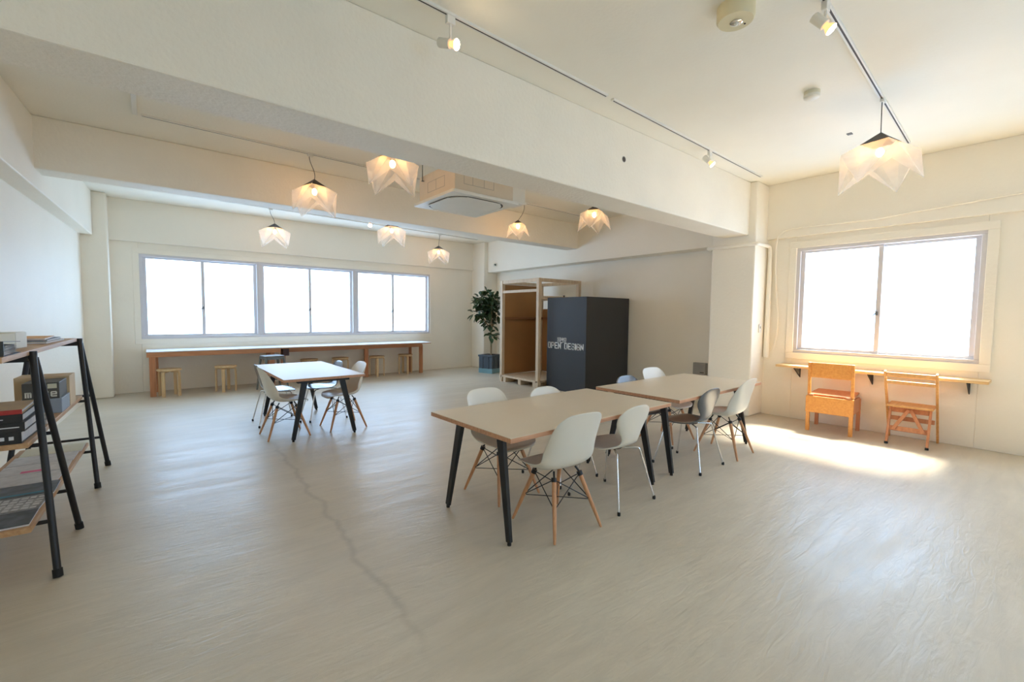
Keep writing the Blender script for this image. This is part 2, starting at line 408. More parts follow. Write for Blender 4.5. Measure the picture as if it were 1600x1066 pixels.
# right window: local x must run along -y, outward +x  -> rotate -90 deg
make_window('window_4', 1.86, 1.485, 2.39-1.458, 'wide sliding window in the right wall above the two small wooden chairs', (XR+.012,2.39,.955), -PI/2)
make_window('window_5', 1.6, 1.485, .8, 'sliding window further along the right wall beside the viewer', (XR+.012,-.45,.955), -PI/2)
b = make_window('window_6', 2.2, 1.4, 1.1, 'sliding window in the wall behind the viewer', (3.8,YN-.012,.9), PI)

# ------------------------------------------------------------------ tables
def make_table(name, label, loc, rz, L, W, legspl, top=M_lam):
    """long axis local x"""
    root = thing(name, label, 'table', loc, rz)
    b = MB(); b.box((-L/2,-W/2,.69),(L/2,W/2,.717)); b.build('tabletop', M_ply, root)
    b = MB(); b.box((-L/2+.001,-W/2+.001,.717),(L/2-.001,W/2-.001,.7205)); b.build('laminate_surface', top, root)
    inx = .115
    for sx in (-1,1):
        r = MB(); x = sx*(L/2-inx)
        r.box((x-.03,-W/2+.16,.655),(x+.03,W/2-.16,.69)); r.build('under_rail', M_blk, root, bevel=.003)
        for sy in (-1,1):
            l = MB()
            ft = (x+sx*.03, sy*(W/2-.105), .0); tp = (x, sy*(W/2-.105-legspl), .69)
            a = Vector(ft)+Vector((0,0,.02))
            l.bar(a, tp, .042, .026, up=(sx,0,0), w2=.066, t2=.034)
            leg = l.build('leg', M_blk, root, bevel=.004)
            k = MB(); k.lathe([(.013,0),(.013,.03)],12,Matrix.Translation(ft)); k.build('foot_glide', M_rub, leg)
    m = MB(); m.box((-L/2+.12,-.03,.66),(L/2-.12,.03,.69)); m.build('centre_rail', M_blk, root, bevel=.003)
    return root
t1 = make_table('meeting_table','beige topped meeting table on black splayed legs nearest the viewer',(2.515,2.485,0),math.radians(1.0),1.78,.93,.13)
t1['group']='meeting tables'
t2 = dup(t1,(4.46,2.535,0),math.radians(1.0),'beige topped meeting table on black legs beside the square column, behind the nearest table')
t3 = make_table('meeting_table','pale meeting table on black legs in front of the long window bench',(1.56,6.17,0),PI/2,1.78,.9,.14,M_lamw); t3['group']='meeting tables'

# ------------------------------------------------------------------ chairs
def shell_rows(prof, nu=11):
    rows = []
    for i,(y,z,hw,lz,ly) in enumerate(prof):
        row = []
        for k in range(nu):
            u = -1+2*k/(nu-1); a = abs(u)
            row.append((hw*math.sin(u*PI/2*.92)/math.sin(PI/2*.92), y+ly*a**2.6, z+lz*a**2.6))
        rows.append(row)
    return rows
SHELL = [(.235,.405,.14,-.004,-.035),(.228,.418,.175,.0,-.03),(.19,.428,.205,.012,0),(.10,.424,.222,.03,0),(.0,.414,.232,.045,0),(-.09,.418,.236,.06,.01),
         (-.155,.445,.236,.062,.035),(-.19,.495,.232,.04,.07),(-.208,.56,.226,.0,.085),(-.224,.63,.218,0,.075),(-.24,.70,.214,-.006,.055),(-.254,.76,.206,-.016,.04),(-.266,.808,.192,-.03,.028),(-.272,.826,.165,-.03,.02)]
def make_dsw(label, loc, rz):
    """faces +y"""
    root = thing('shell_chair', label, 'chair', loc, rz)
    b = MB(); b.grid(shell_rows(SHELL)); b.build('seat_shell', M_shell, root, smooth=True, solid=.007, sub=2)
    legs = []
    for sx in (-1,1):
        for sy in (-1,1):
            tp = Vector((sx*.115, sy*.10-.01, .375)); ft = Vector((sx*.212, sy*.225-.01, 0)); legs.append((tp,ft))
            l = MB(); l.tube([ft, ft.lerp(tp,.08), ft.lerp(tp,.55), tp], [.0085,.0105,.0145,.0155], 12)
            l.build('leg', M_dowel, root, smooth=True)
    w = MB()
    def at(i,t): return legs[i][1].lerp(legs[i][0],t)
    for (i,j) in ((0,1),(2,3),(0,2),(1,3)):
        w.tube([at(i,.50), at(j,.97)], .0038, 6); w.tube([at(j,.50), at(i,.97)], .0038, 6)
    for i in range(4):
        w.tube([at(i,.93), at(i,1.0)], .019, 10)
        p = at(i,1.0); w.tube([p, (p.x*.85, p.y*.8, .408)], .007, 6)
    for (i,j) in ((0,3),(1,2)): w.tube([at(i,.5), at(j,.5)], .003, 6)
    w.build('wire_brace', M_blkw, root, smooth=True)
    return root
ANT = [(.225,.425,.165,-.006,-.045),(.215,.437,.19,-.002,-.04),(.16,.444,.222,.0,-.01),(.08,.44,.236,.004,0),(.0,.434,.232,.008,0),(-.07,.434,.205,.012,.0),
       (-.125,.447,.15,.012,.004),(-.16,.475,.112,.006,.01),(-.178,.515,.105,.0,.016),(-.19,.56,.128,0,.028),(-.2,.61,.168,0,.045),(-.21,.665,.2,0,.036),(-.221,.715,.2,-.006,.03),(-.23,.758,.178,-.02,.022),(-.236,.782,.125,-.024,.02)]
def make_ant(label, loc, rz, m):
    root = thing('ant_chair', label, 'chair', loc, rz)
    b = MB(); b.grid(shell_rows(ANT)); b.build('seat_shell', m, root, smooth=True, solid=.011, sub=2)
    d = MB(); d.lathe([(.075,.412),(.08,.418),(.08,.43)],20); d.build('hub', M_rub, root, smooth=True)
    for sx in (-1,1):
        for sy in (-1,1):
            ft = Vector((sx*.235, sy*.24, 0)); c = Vector((sx*.03, sy*.035, .413)); k = Vector((sx*.148, sy*.15, .412))
            pts = [c, c.lerp(k,.8)] + bez(c.lerp(k,.8), k, k, k.lerp(ft,.12), 6)[1:] + [ft+Vector((0,0,.012))]
            l = MB(); l.tube(pts, .0078, 10); lg = l.build('leg', M_chrome, root, smooth=True)
            r = MB(); r.lathe([(.0115,0),(.0125,.02),(.0095,.028)],10,Matrix.Translation(ft)); r.build('rubber_foot', M_rub, lg, smooth=True)
    return root
dsw = make_dsw('white shell chair on wooden legs at the nearest table, its back to the viewer',(2.17,2.16,0),math.radians(-3))
G='chairs around the meeting tables'; dsw['group']=G
dup(dsw,(2.21,2.815,0),PI+math.radians(2),'white shell chair on wooden legs on the far side of the nearest table, left end')
dup(dsw,(4.75,2.21,0),math.radians(3),'white shell chair on wooden legs beside the column, in the sunlight at the second table')
dup(dsw,(4.76,2.875,0),PI+math.radians(-3),'white shell chair on the far side of the second table, beside the column')
dup(dsw,(1.22,5.745,0),-PI/2+.03,'white shell chair on wooden legs at the left side of the table before the bench')
dup(dsw,(1.885,5.745,0),PI/2,'white shell chair on wooden legs at the right side of the table before the bench')
ant = make_ant('white waisted plywood chair with chrome legs at the near right end of the nearest table',(2.83,2.19,0),math.radians(2),M_antw); ant['group']=G
dup(ant,(2.86,2.80,0),PI,'white rounded chair with chrome legs across the nearest table from the other waisted white one')
antd = make_ant('dark grey waisted chair with chrome legs at the near side of the second table',(4.09,2.24,0),math.radians(2),M_antd); antd['group']=G
dup(antd,(4.17,2.84,0),PI,'dark grey rounded chair before the black sign block, far side of the second table')
dup(antd,(1.27,6.50,0),-PI/2,'dark grey chair with chrome legs at the left side of the table before the bench')
dup(antd,(1.85,6.42,0),PI/2,'dark grey chair with chrome legs at the right side of the table before the bench')

# ------------------------------------------------------------------ window bench and stools
def make_bench(label, x0, x1, legs, apron_y, posts):
    root = thing('bench_counter', label, 'counter', (x0,9.64,0)); L = x1-x0
    b = MB(); b.box((0,0,.742),(L,.685,.757)); b.build('worktop_core', M_pine, root)
    b = MB(); b.box((-.004,-.004,.757),(L+.004,.685,.772)); b.build('worktop', M_lamw, root, bevel=.003)
    b = MB(); b.box((.0,apron_y,.675 if apron_y<.05 else .655),(L-(.0 if apron_y<.05 else .12),apron_y+.035,.742)); b.build('apron', M_pine, root, bevel=.003)
    for (lx,ly) in legs:
        l = MB(); l.box((lx,ly,0),(lx+.085,ly+.045,.70)); l.build('leg', M_pinev, root, bevel=.003)
    for (lx,ly) in posts:
        l = MB(); l.box((lx,ly,0),(lx+.04,ly+.09,.742)); l.build('post', M_pinev, root, bevel=.003)
    return root
G='window bench counters'
o = make_bench('long white topped timber counter at the left half of the back windows', -.06, 1.985, [(.03,.012),(1.86,.05)], .0, [(.12,.55),(1.9,.55)]); o['group']=G
o = make_bench('long white topped timber counter running to the potted plant end', 2.0, 5.31, [(3.14,.26),(1.78,.30),(.06,.35)], .22, [(3.03,.55),(1.9,.58)]); o['group']=G
b = MB(); b.box((2.03,9.66,.60),(2.14,9.86,.74)); b.v=[p for p in b.v]
o = b.build('dark_box', M_gap, bevel=.004); tag(o,'small dark box under the counter where the two counters meet','box')  # plain dark maroon block at the join of the counters

def make_stool(label, loc, rz):
    root = thing('round_stool', label, 'stool', loc, rz)
    b = MB(); b.lathe([(.165,.438),(.175,.444),(.175,.466),(.168,.472)],36); b.build('seat', M_birch, root, smooth=True)
    for k in range(4):
        a = PI/4+k*PI/2; d = Vector((math.cos(a), math.sin(a), 0)); sd = Vector((-d.y,d.x,0))
        R=.158
        pts = [d*.04+Vector((0,0,.425))]+[d*(R-.06)+Vector((0,0,.425))]+bez(d*(R-.06)+Vector((0,0,.425)), d*R+Vector((0,0,.425)), d*R+Vector((0,0,.425)), d*R+Vector((0,0,.365)),6)[1:]+[d*R]
        l = MB(); vs=[]; fs=[]
        for i,p in enumerate(pts):
            if i==0: t=(pts[1]-p)
            elif i==len(pts)-1: t=p-pts[i-1]
            else: t=pts[i+1]-pts[i-1]
            t.normalize(); n = t.cross(sd)
            for (u,v) in ((-.024,-.0125),(.024,-.0125),(.024,.0125),(-.024,.0125)): vs.append(p+sd*u+n*v)
        for i in range(len(pts)-1):
            for q in range(4): fs.append((i*4+q,i*4+(q+1)%4,(i+1)*4+(q+1)%4,(i+1)*4+q))
        fs.append((3,2,1,0)); e=(len(pts)-1)*4; fs.append((e,e+1,e+2,e+3))
        l.add(vs,fs); l.build('leg', M_birch, root, bevel=.003, fixn=True)
    return root
G='birch stools under the window bench'
st = make_stool('round birch stool beside the left end leg of the bench',(.235,9.62,0),math.radians(12)); st['group']=G
dup(st,(1.06,9.63,0),math.radians(24),'round birch stool second from the left end of the bench')
dup(st,(2.63,10.10,0),math.radians(20),'round birch stool mostly hidden behind the table, nearer the small dark box')
dup(st,(3.28,10.08,0),math.radians(20),'round birch stool just behind the dark chair back, mostly hidden')
dup(st,(4.08,9.98,0),math.radians(28),'round birch stool between the middle bench leg and the last stool')
dup(st,(4.83,10.05,0),math.radians(40),'round birch stool beside the right end legs of the bench')

root = thing('metal_stool','tall grey steel stool with splayed legs behind the table before the bench','stool',(1.76,9.27,0),math.radians(8))
b = MB(); b.box((-.165,-.165,.63),(.165,.165,.655)); b.build('seat', M_steelg, root, bevel=.012)
b = MB()
for s_ in (-1,1):
    b.box((-.165,s_*.158-.004,.585),(.165,s_*.158+.004,.632)); b.box((s_*.158-.004,-.165,.585),(s_*.158+.004,.165,.632))
b.build('skirt', M_steelg, root)
for sx in (-1,1):
    for sy in (-1,1):
        l = MB(); l.bar((sx*.205,sy*.205,0),(sx*.15,sy*.15,.62),.03,.02,up=(sx,sy,0),w2=.045,t2=.03); l.build('leg', M_steelg, root, bevel=.003)
b = MB()
for s_ in (-1,1):
    b.bar((-.185,s_*.185,.22),(.185,s_*.185,.22),.012,.02); b.bar((s_*.185,-.185,.22),(s_*.185,.185,.22),.012,.02)
b.build('stretcher', M_steelg, root)

# ------------------------------------------------------------------ potted fig
root = thing('potted_plant','leafy dark green fig tree in a slate blue crate in the back corner','plant',(6.63,9.0,0),math.radians(-71))
b = MB(); hw=.2
b.box((-hw,-hw,.115),(hw,hw,.44)); b.build('pot', M_crate, root, bevel=.008)
b = MB(); b.box((-hw-.004,-hw-.004,0),(hw+.004,hw+.004,.115)); b.build('pot_base', M_crateb, root, bevel=.006)
b = MB(); b.box((-hw-.016,-hw-.016,.41),(hw+.016,hw+.016,.455))
for s_ in (-1,1):
    for q in (-.085,.085):
        b.box((q-.018,s_*(hw+.006)-.009,.115),(q+.018,s_*(hw+.006)+.009,.42)); b.box((s_*(hw+.006)-.009,q-.018,.115),(s_*(hw+.006)+.009,q+.018,.42))
b.build('pot_rim', M_crate, root, bevel=.005)
b = MB(); b.box((-hw+.02,-hw+.02,.44),(hw-.02,hw-.02,.458)); b.build('soil', M_soil, root)
stems = [[(.02,0,.44),(.0,.02,.8),(-.02,.03,1.1),(.0,.02,1.45),(.03,.0,1.8)],[(.06,-.03,.44),(.08,-.05,.75),(.06,-.04,1.05),(.11,-.1,1.4),(.14,-.14,1.75)],[(.0,.02,.9),(.0,.08,1.2),(.02,.2,1.5),(.04,.3,1.8)],[(.05,-.04,.6),(.12,-.12,.8),(.18,-.16,.92)],[(-.02,.03,1.1),(-.16,-.06,1.35),(-.24,-.14,1.75)],[(0,.05,1.15),(.02,.18,1.25),(.02,.28,1.38)]]
b = MB()
for s_ in stems: b.tube(s_, [.016-.010*i/(len(s_)-1) for i in range(len(s_))], 8)
b.build('trunk', M_bark, root, smooth=True)
b = MB(); rnd = random.Random(3)
def leaf(b, p, d, up, L, W):
    d = d.normalized(); s_ = d.cross(up)
    if s_.length<1e-3: s_ = d.cross(Vector((1,0,0)))
    s_.normalize(); n = s_.cross(d)
    vs=[]; K=[(0,.08),(.2,.62),(.45,1),(.72,.85),(.92,.4),(1,.04)]
    for t,w in K:
        c = p+d*(L*t)-Vector((0,0,1))*(L*.28*t*t)
        for u in (-1,0,1): vs.append(c+s_*(u*w*W/2)+n*(abs(u)*w*W*.12))
    fs=[]
    for i in range(len(K)-1):
        for u in range(2): fs.append((i*3+u,i*3+u+1,(i+1)*3+u+1,(i+1)*3+u))
    b.add(vs,fs)
blobs = [((-.05,.0,1.9),.2,40),((-.2,-.12,1.88),.17,44),((-.27,-.17,1.72),.12,26),((-.1,.0,1.72),.2,44),((.02,.02,1.6),.22,46),((-.14,-.05,1.5),.2,44),((-.3,-.2,1.5),.13,30),((.1,-.1,1.62),.2,36),((.05,.2,1.5),.16,26),((-.06,-.06,1.33),.2,44),((.0,.0,1.22),.16,30),((.12,-.14,1.82),.16,26),((.06,.2,1.8),.18,30),((.18,-.17,.92),.1,14),((.06,-.08,1.0),.07,8)]
for c,r,n in blobs:
    c = Vector(c)
    for k in range(n):
        v = Vector((rnd.gauss(0,1),rnd.gauss(0,1),rnd.gauss(0,.8))).normalized()
        p = c + v*(r*rnd.uniform(.25,.85)); d = v+Vector((0,0,rnd.uniform(-.1,.5)))
        leaf(b, p, d, Vector((rnd.uniform(-.4,.4),rnd.uniform(-.4,.4),1)), rnd.uniform(.13,.185), rnd.uniform(.076,.10))
b.build('foliage', M_leaf, root, smooth=True)

# ------------------------------------------------------------------ timber frame and black sign block
root = thing('timber_frame','open pale timber booth frame with brown board side standing on a pallet base','frame',(5.93,6.45,0))
W,D,H = 1.22,1.24,2.19; p=.075
for (px,py) in ((0,0),(0,D-p),(W-p,0),(W-p,D-p)):
    q = MB(); q.box((px,py,0),(px+p,py+p,H)); q.build('post', M_light, root, bevel=.004)
def rail(lo,hi,m=M_light): q=MB(); q.box(lo,hi); return q.build('rail', m, root, bevel=.003)
rail((.01,p,H-.07),(.05,D-p,H)); rail((.01,p,H-.27),(.05,D-p,H-.215))
rail((p,.012,H-.07),(W-p,.052,H)); rail((p,D-.052,H-.07),(W-p,D-.012,H)); rail((W-.05,p,H-.07),(W-.01,D-p,H)); rail((W-.05,p,H-.40),(W-.01,D-p,H-.35))
rail((p,.012,H-.40),(W-p,.052,H-.35))
q = MB(); q.box((p*.3,D-.02,.15),(W-p*.3,D-.006,H-.075)); q.build('side_board', M_hard, root)
rail((p,D-.07,1.36),(W-p,D-.022,1.41),M_hdark)
q = MB(); q.box((W-.02,p,.15),(W-.006,D-p,1.6)); q.build('back_board', M_hard, root)
rail((W-.07,p,1.36),(W-.022,D-p,1.41),M_hdark)
q = MB(); q.box((.0,p*.2,.105),(W-.02,D-.03,.145)); q.build('floor_deck', M_light, root, bevel=.003)
for yy in (.09,.55,1.05):
    q = MB(); q.box((.02,yy,0),(W-.1,yy+.09,.105)); q.build('pallet_bearer', M_light, root, bevel=.004)

root = thing('sign_block','tall charcoal black block with white lettering in front of the timber frame','sign block',(6.116,5.376,0))
q = MB(); q.box((0,0,0),(1.255,1.02,1.80)); q.build('body', M_black, root, bevel=.004)
# stroke letters: (strokes on a 0..1 x 0..1 cell)
ST = {'O':[[(.12,0),(.88,0),(1,.1),(1,.9),(.88,1),(.12,1),(0,.9),(0,.1),(.12,0)]],
 'P':[[(0,0),(0,1),(.88,1),(1,.9),(1,.55),(.88,.45),(0,.45)]],
 'E':[[(1,0),(0,0),(0,1),(1,1)],[(0,.5),(.8,.5)]],
 'N':[[(0,0),(0,1)],[(0,1),(1,0)],[(1,0),(1,1)]],
 'D':[[(0,0),(0,1),(.85,1),(1,.88),(1,.12),(.85,0),(0,0)]],
 'S':[[(0,.2),(.12,0),(.88,0),(1,.12),(1,.4),(.88,.52),(.12,.5),(0,.62),(0,.88),(.12,1),(.88,1),(1,.82)]],
 'I':[[(.5,0),(.5,1)]],
 'G':[[(1,.8),(.88,1),(.12,1),(0,.9),(0,.1),(.12,0),(.88,0),(1,.1),(1,.5),(.55,.5)]],
 'H':[[(0,0),(0,1)],[(1,0),(1,1)],[(0,.5),(1,.5)]],
 'K':[[(0,0),(0,1)],[(1,1),(.1,.48)],[(.25,.55),(1,0)]],
 'm':[[(0,0),(0,.7),(.42,.7),(.5,.6),(.5,0)],[(.5,.6),(.58,.7),(.92,.7),(1,.6),(1,0)]],
 'a':[[(.05,.68),(.85,.7),(1,.6),(1,0),(.1,0),(0,.1),(0,.3),(.1,.4),(1,.4)]],
 'k':[[(0,0),(0,1)],[(1,.72),(.1,.32)],[(.3,.42),(1,0)]],
 'e':[[(.0,.36),(1,.36),(1,.6),(.88,.7),(.12,.7),(0,.6),(0,.1),(.12,0),(1,0)]]}
def letters(parent, mat, text, P, ux, uz, nrm, h, cw, gap, sw, th=.004, spacew=None):
    """P lower-left; ux/uz unit vectors of the line and up; one thin raised mesh per letter"""
    ux=Vector(ux); uz=Vector(uz); nrm=Vector(nrm); P=Vector(P); x=0
    for ch in text:
        if ch==' ': x += spacew or cw*.8; continue
        w = cw*.25 if ch=='I' else cw
        b = MB()
        for s_ in ST[ch]:
            for (a,c) in zip(s_[:-1],s_[1:]):
                A=P+ux*(x+sw/2+a[0]*(w-sw))+uz*(sw/2+a[1]*(h-sw)); B=P+ux*(x+sw/2+c[0]*(w-sw))+uz*(sw/2+c[1]*(h-sw))
                d=(B-A).normalized(); A-=d*(sw*.42); B+=d*(sw*.42)
                b.bar(A+nrm*(th/2), B+nrm*(th/2), sw, th, up=nrm)
        b.build('letter', mat, parent)
        x += w+gap
    return x
letters(root,M_letter,'OPEN DESIGN',(-.0015,.985,.81),(0,-1,0),(0,0,1),(-1,0,0),.125,.079,.014,.020,spacew=.075)
letters(root,M_letter,'SOHKO',(-.0015,.725,.965),(0,-1,0),(0,0,1),(-1,0,0),.064,.040,.009,.0085)
q = MB()
for a,c in (((.725,.948),(.64,.948)),((.64,.948),(.61,.926)),((.61,.926),(.58,.948)),((.58,.948),(.49,.948))):
    q.bar((-.003,a[0],a[1]),(-.003,c[0],c[1]),.009,.004,up=(-1,0,0))
q.build('brace_mark', M_letter, root)
q = MB(); q.lathe([(.012,0),(.012,.02),(.02,.025),(.02,.035)],12,Matrix.Translation((.05,.62,1.80))); q.build('top_knob', M_rub, root, smooth=True)

# ------------------------------------------------------------------ trestle bookshelf (local y along the left wall)
A_SH = math.radians(-2.2)
root = thing('trestle_shelf','black tubular trestle bookshelf with three timber boards along the left wall','shelf',(-.61,4.485,0),A_SH)
# local frame: near pair y=-.765, far pair y=+.765 ; room side x=+, wall side x=-
r=.017
tops=[]
for py in (-.765,.765):
    for sx,xt,xf in ((1,.115,.225),(-1,-.17,-.30)):
        ap = Vector((xt,py,1.205))
        for sy in (-1,1):
            ft = Vector((xf,py+sy*.34,0)); tp = ap+Vector((0,sy*.022,0 if sy<0 else -.03))
            l = MB(); l.tube([ft,ft.lerp(tp,.03),tp],[r*1.05,r,r],12); lg=l.build('leg', M_blk, root, smooth=True)
            f_ = MB(); f_.tube([ft,ft.lerp(tp,.035)],r*1.28,12); f_.build('rubber_foot', M_rub, lg, smooth=True)
        k = MB(); k.tube([ap+Vector((0,-.022,-.03)),ap+Vector((0,-.022,.012))],r*1.15,12); k.tube([ap+Vector((0,-.03,-.02)),ap+Vector((0,.04,-.05))],.010,8); k.build('top_joint', M_blk, root, smooth=True)
    def at(sx,sy,z):
        xt,xf = (.115,.225) if sx>0 else (-.17,-.30); t=z/1.205
        return Vector((xf+(xt-xf)*t, py+sy*(.34+(.022-.34)*t), z))
    for z in (.292,.70):
        for sy in (-1,1):
            k=MB(); k.tube([at(-1,sy,z),at(1,sy,z)],.011,10); k.build('rung', M_blk, root, smooth=True)
    k=MB(); k.box((-.17,py-.025,1.155),(.115,py+.02,1.19)); k.build('top_bar', M_blk, root, bevel=.003)
bd=[]
for (z,x0,x1,ya,yb) in ((1.194,-.16,.105,-1.30,.70),(.712,-.215,.125,-1.03,.68),(.304,-.25,.150,-1.19,.68)):
    k=MB(); k.box((x0,ya,z),(x1,yb,z+.028)); k.build('shelf_board', M_oak, root, bevel=.003)
def SH(x,y,z): return Matrix.Translation((-.61,4.485,0)) @ Matrix.Rotation(A_SH,4,'Z') @ Vector((x,y,z))
ZT,ZM,ZL = 1.2225,.7405,.3325
def on_shelf(name,label,cat,x,y,z,rz,group=None): 
    return thing(name,label,cat,SH(x,y,z),A_SH+rz,group)
M_cream=plain('cream_card',srgb(214,212,190),.6,var=.02); M_creamw=plain('white_card',srgb(232,234,226),.6,var=.02)
M_binder=plain('charcoal_card',srgb(62,64,64),.5); M_paper=plain('white_paper',srgb(214,216,220),.7,var=.05,scale=30)
M_red=plain('red_cover',srgb(170,48,44),.5); M_bk1=plain('black_cover',srgb(38,38,40),.4); M_tan=plain('tan_board',srgb(196,176,144),.6)
M_gbox=plain('dark_grey_card',srgb(86,84,78),.5); M_blue=plain('blue_grey_card',srgb(150,162,176),.55); M_kraft=plain('kraft_card',srgb(212,188,150),.6)
M_olive=plain('olive_cover',srgb(84,96,52),.5); M_purple=plain('purple_cover',srgb(84,70,140),.5); M_orange=plain('orange_cover',srgb(220,160,80),.5)
M_pink=plain('pink_label',srgb(226,110,150),.6); M_teal=plain('teal_band',srgb(50,130,150),.5)
M_news=plain('newsprint_grey',srgb(150,150,150),.7,var=.45,scale=26); M_newsd=plain('dark_photo_print',srgb(76,80,84),.45,var=.6,scale=14); M_newsl=plain('pale_print',srgb(206,206,206),.65,var=.12,scale=18)
# archive box and binder on top board
o = on_shelf('archive_box','cream archive box with a white end on the top shelf board','box',-.055,-.60,ZT,math.radians(-7))
k=MB(); k.box((-.085,-.68,0),(.072,.0,.095)); k.build('body',M_cream,o,bevel=.004)
k=MB(); k.box((-.086,.0,0),(.073,.15,.096)); k.build('end_sleeve',M_creamw,o,bevel=.004)
o = on_shelf('ring_binder','charcoal lever file stuffed with papers at the near end of the top shelf board','binder',.10,-1.20,ZT,0)
k=MB(); k.box((-.085,-.04,0),(.0,-.034,.075)); k.box((-.085,-.034,0),(.0,.26,.003)); 
k.add([(-.085,-.034,.072),(0,-.034,.072),(0,.26,.058),(-.085,.26,.058),(-.085,-.034,.075),(0,-.034,.075),(0,.26,.061),(-.085,.26,.061)],[(3,2,1,0),(4,5,6,7),(0,1,5,4),(1,2,6,5),(2,3,7,6),(3,0,4,7)])
k.build('cover',M_binder,o)
k=MB(); rnd=random.Random(5)
for i in range(12):
    z=.004+i*.0038; a=-.03+i*.006
    k.add([(-.08,a,z),(-.006+rnd.uniform(-.01,.006),a,z),(-.006+rnd.uniform(-.01,.006),.235+rnd.uniform(-.02,.01),z-.001+rnd.uniform(0,.004)),(-.08,.235,z),
           (-.08,a,z+.0024),(-.008,a,z+.0024),(-.008,.235+rnd.uniform(-.02,.01),z+.0018),(-.08,.235,z+.0022)],[(3,2,1,0),(4,5,6,7),(0,1,5,4),(1,2,6,5),(2,3,7,6),(3,0,4,7)])
k.build('papers',M_paper,o)
# loose magazines far end of top board
for i,(m_,lb,dx,dy,w,l) in enumerate(((M_newsl,'white brochure at the bottom of the small pile on the top board',0,0,.2,.5),(M_newsd,'grey magazine in the middle of the small pile on the top board',-.01,.05,.19,.48),(M_orange,'orange backed magazine uppermost of the small pile on the top board',-.02,.0,.18,.44))):
    o = on_shelf('magazine',lb,'magazine',-.03+dx,.12+dy,ZT+.001+i*.0125,.04*i-.03,'magazines piled on the top board')
    k=MB(); k.box((-w/2,-l/2,0),(w/2,l/2,.0115)); k.build('cover',m_,o,bevel=.001)
    k=MB(); k.box((-w/2+.004,-l/2-.001,.002),(w/2+.001,l/2+.001,.0095)); k.build('pages',M_paper,o)
# books on middle board (stack, spines towards the viewer)
for i,(m_,lb,h_,L_,dx) in enumerate(((M_bk1,'thick black book at the bottom of the stack on the middle shelf board',.062,.255,0),(M_bk1,'black book with a red square on its spine, second in the stack',.05,.26,.01),(M_bk1,'plain black book directly under the tan and red book',.042,.262,.0),(M_tan,'tan board book with a red spine topping the stack',.024,.25,-.005))):
    z=ZM+.001+sum((.063,.051,.043,.025)[:i])
    o = on_shelf('book',lb,'book',-.025+dx,-.85,z,.02*i-.02,'books stacked on the middle board')
    D_=.30
    k=MB(); k.box((-.135,-.17,0),(.13,.17,.004)); k.box((-.135,-.17,h_-.004),(.13,.17,h_)); k.build('cover',m_,o)
    k=MB(); k.box((-.135,-.174,0),(.13,-.1695,h_)); k.build('spine',M_red if i==3 else m_,o)
    k=MB(); k.box((-.13,-.169,.004),(.124,.165,h_-.004)); k.build('pages',M_paper,o)
    k=MB()
    if i==0:
        for q in range(7): k.box((-.12+q*.034,-.176,h_*.35),(-.12+q*.034+.018,-.174,h_*.65))
    elif i==1:
        for q in range(3): k.box((-.12,-.176,.010+q*.011),(-.07,-.174,.017+q*.011))
        k.box((-.02,-.176,h_*.45),(.11,-.174,h_*.55))
    elif i==2: k.box((-.10,-.176,h_*.4),(.06,-.174,h_*.5))
    else: k.box((-.10,-.176,h_*.35),(.04,-.174,h_*.65))
    k.build('spine_print',M_paper,o)
    if i==1: k=MB(); k.box((-.058,-.1765,.006),(-.028,-.174,h_-.006)); k.build('red_square',M_red,o)
o = on_shelf('printed_magazine','black and white printed magazine lying between the book stack and the blue box','magazine',.02,-.45,ZM+.001,.05)
k=MB(); k.box((-.16,-.08,0),(.09,.16,.03)); k.build('pages',M_newsl,o); k=MB(); k.box((-.161,-.081,.03),(.091,.161,.033)); k.build('cover',M_news,o)
o = on_shelf('storage_box','pale blue grey box under the dark box with white letters on the middle board','box',-.04,0.0,ZM,0)
k=MB(); k.box((-.04,-.12,0),(.163,.16,.10)); k.build('body',M_blue,o,bevel=.003)
k=MB(); k.box((-.041,-.121,.086),(.164,.161,.101)); k.build('lid',M_blue,o,bevel=.003)
o = on_shelf('lettered_box','dark grey box printed with large pale lower-case letters, on the blue grey box','box',-.04,0.0,ZM+.101,0)
k=MB(); k.box((-.028,-.11,0),(.152,.15,.112)); k.build('body',M_gbox,o,bevel=.003)
letters(o,M_creamw,'make',(-.015,-.1105,.014),(1,0,0),(0,0,1),(0,-1,0),.05,.032,.009,.008,.002)
k=MB(); k.box((.095,-.1135,.072),(.140,-.1105,.104)); k.build('label_panel',M_cream,o)
o = on_shelf('kraft_box','plain kraft card box standing behind the dark lettered box','box',-.03,.29,ZM,0)
k=MB(); k.box((-.13,-.12,0),(.155,.10,.225)); k.build('body',M_kraft,o,bevel=.003)
k=MB(); k.box((.06,-.122,.12),(.08,-.12,.15)); k.build('purple_tab',M_purple,o)
for i,(m_,lb,x_,y_,w_,l_,h_) in enumerate(((M_olive,'olive green upright book beside the kraft box',-.02,.43,.26,.05,.13),(M_newsd,'dark upright book next to the olive book',-.04,.50,.24,.05,.11),(M_paper,'white upright book closest to the far trestle legs',-.03,.57,.25,.06,.10))):
    o = on_shelf('upright_book',lb,'book',x_,y_,ZM,0,'upright books on the middle board')
    k=MB(); k.box((-w_/2,-l_/2,0),(w_/2,-l_/2+.004,h_)); k.box((-w_/2,l_/2-.004,0),(w_/2,l_/2,h_)); k.box((w_/2-.004,-l_/2,0),(w_/2,l_/2,h_)); k.build('cover',m_,o)
    k=MB(); k.box((-w_/2+.004,-l_/2+.004,.002),(w_/2-.004,l_/2-.004,h_-.004)); k.build('pages',M_paper,o)
o = on_shelf('white_jar','small white jar on top of the olive and dark books','jar',-.02,.43,ZM+.131,0)
k=MB(); k.lathe([(.024,0),(.026,.004),(.026,.04),(.02,.05)],16); k.build('body',M_creamw,o,smooth=True)
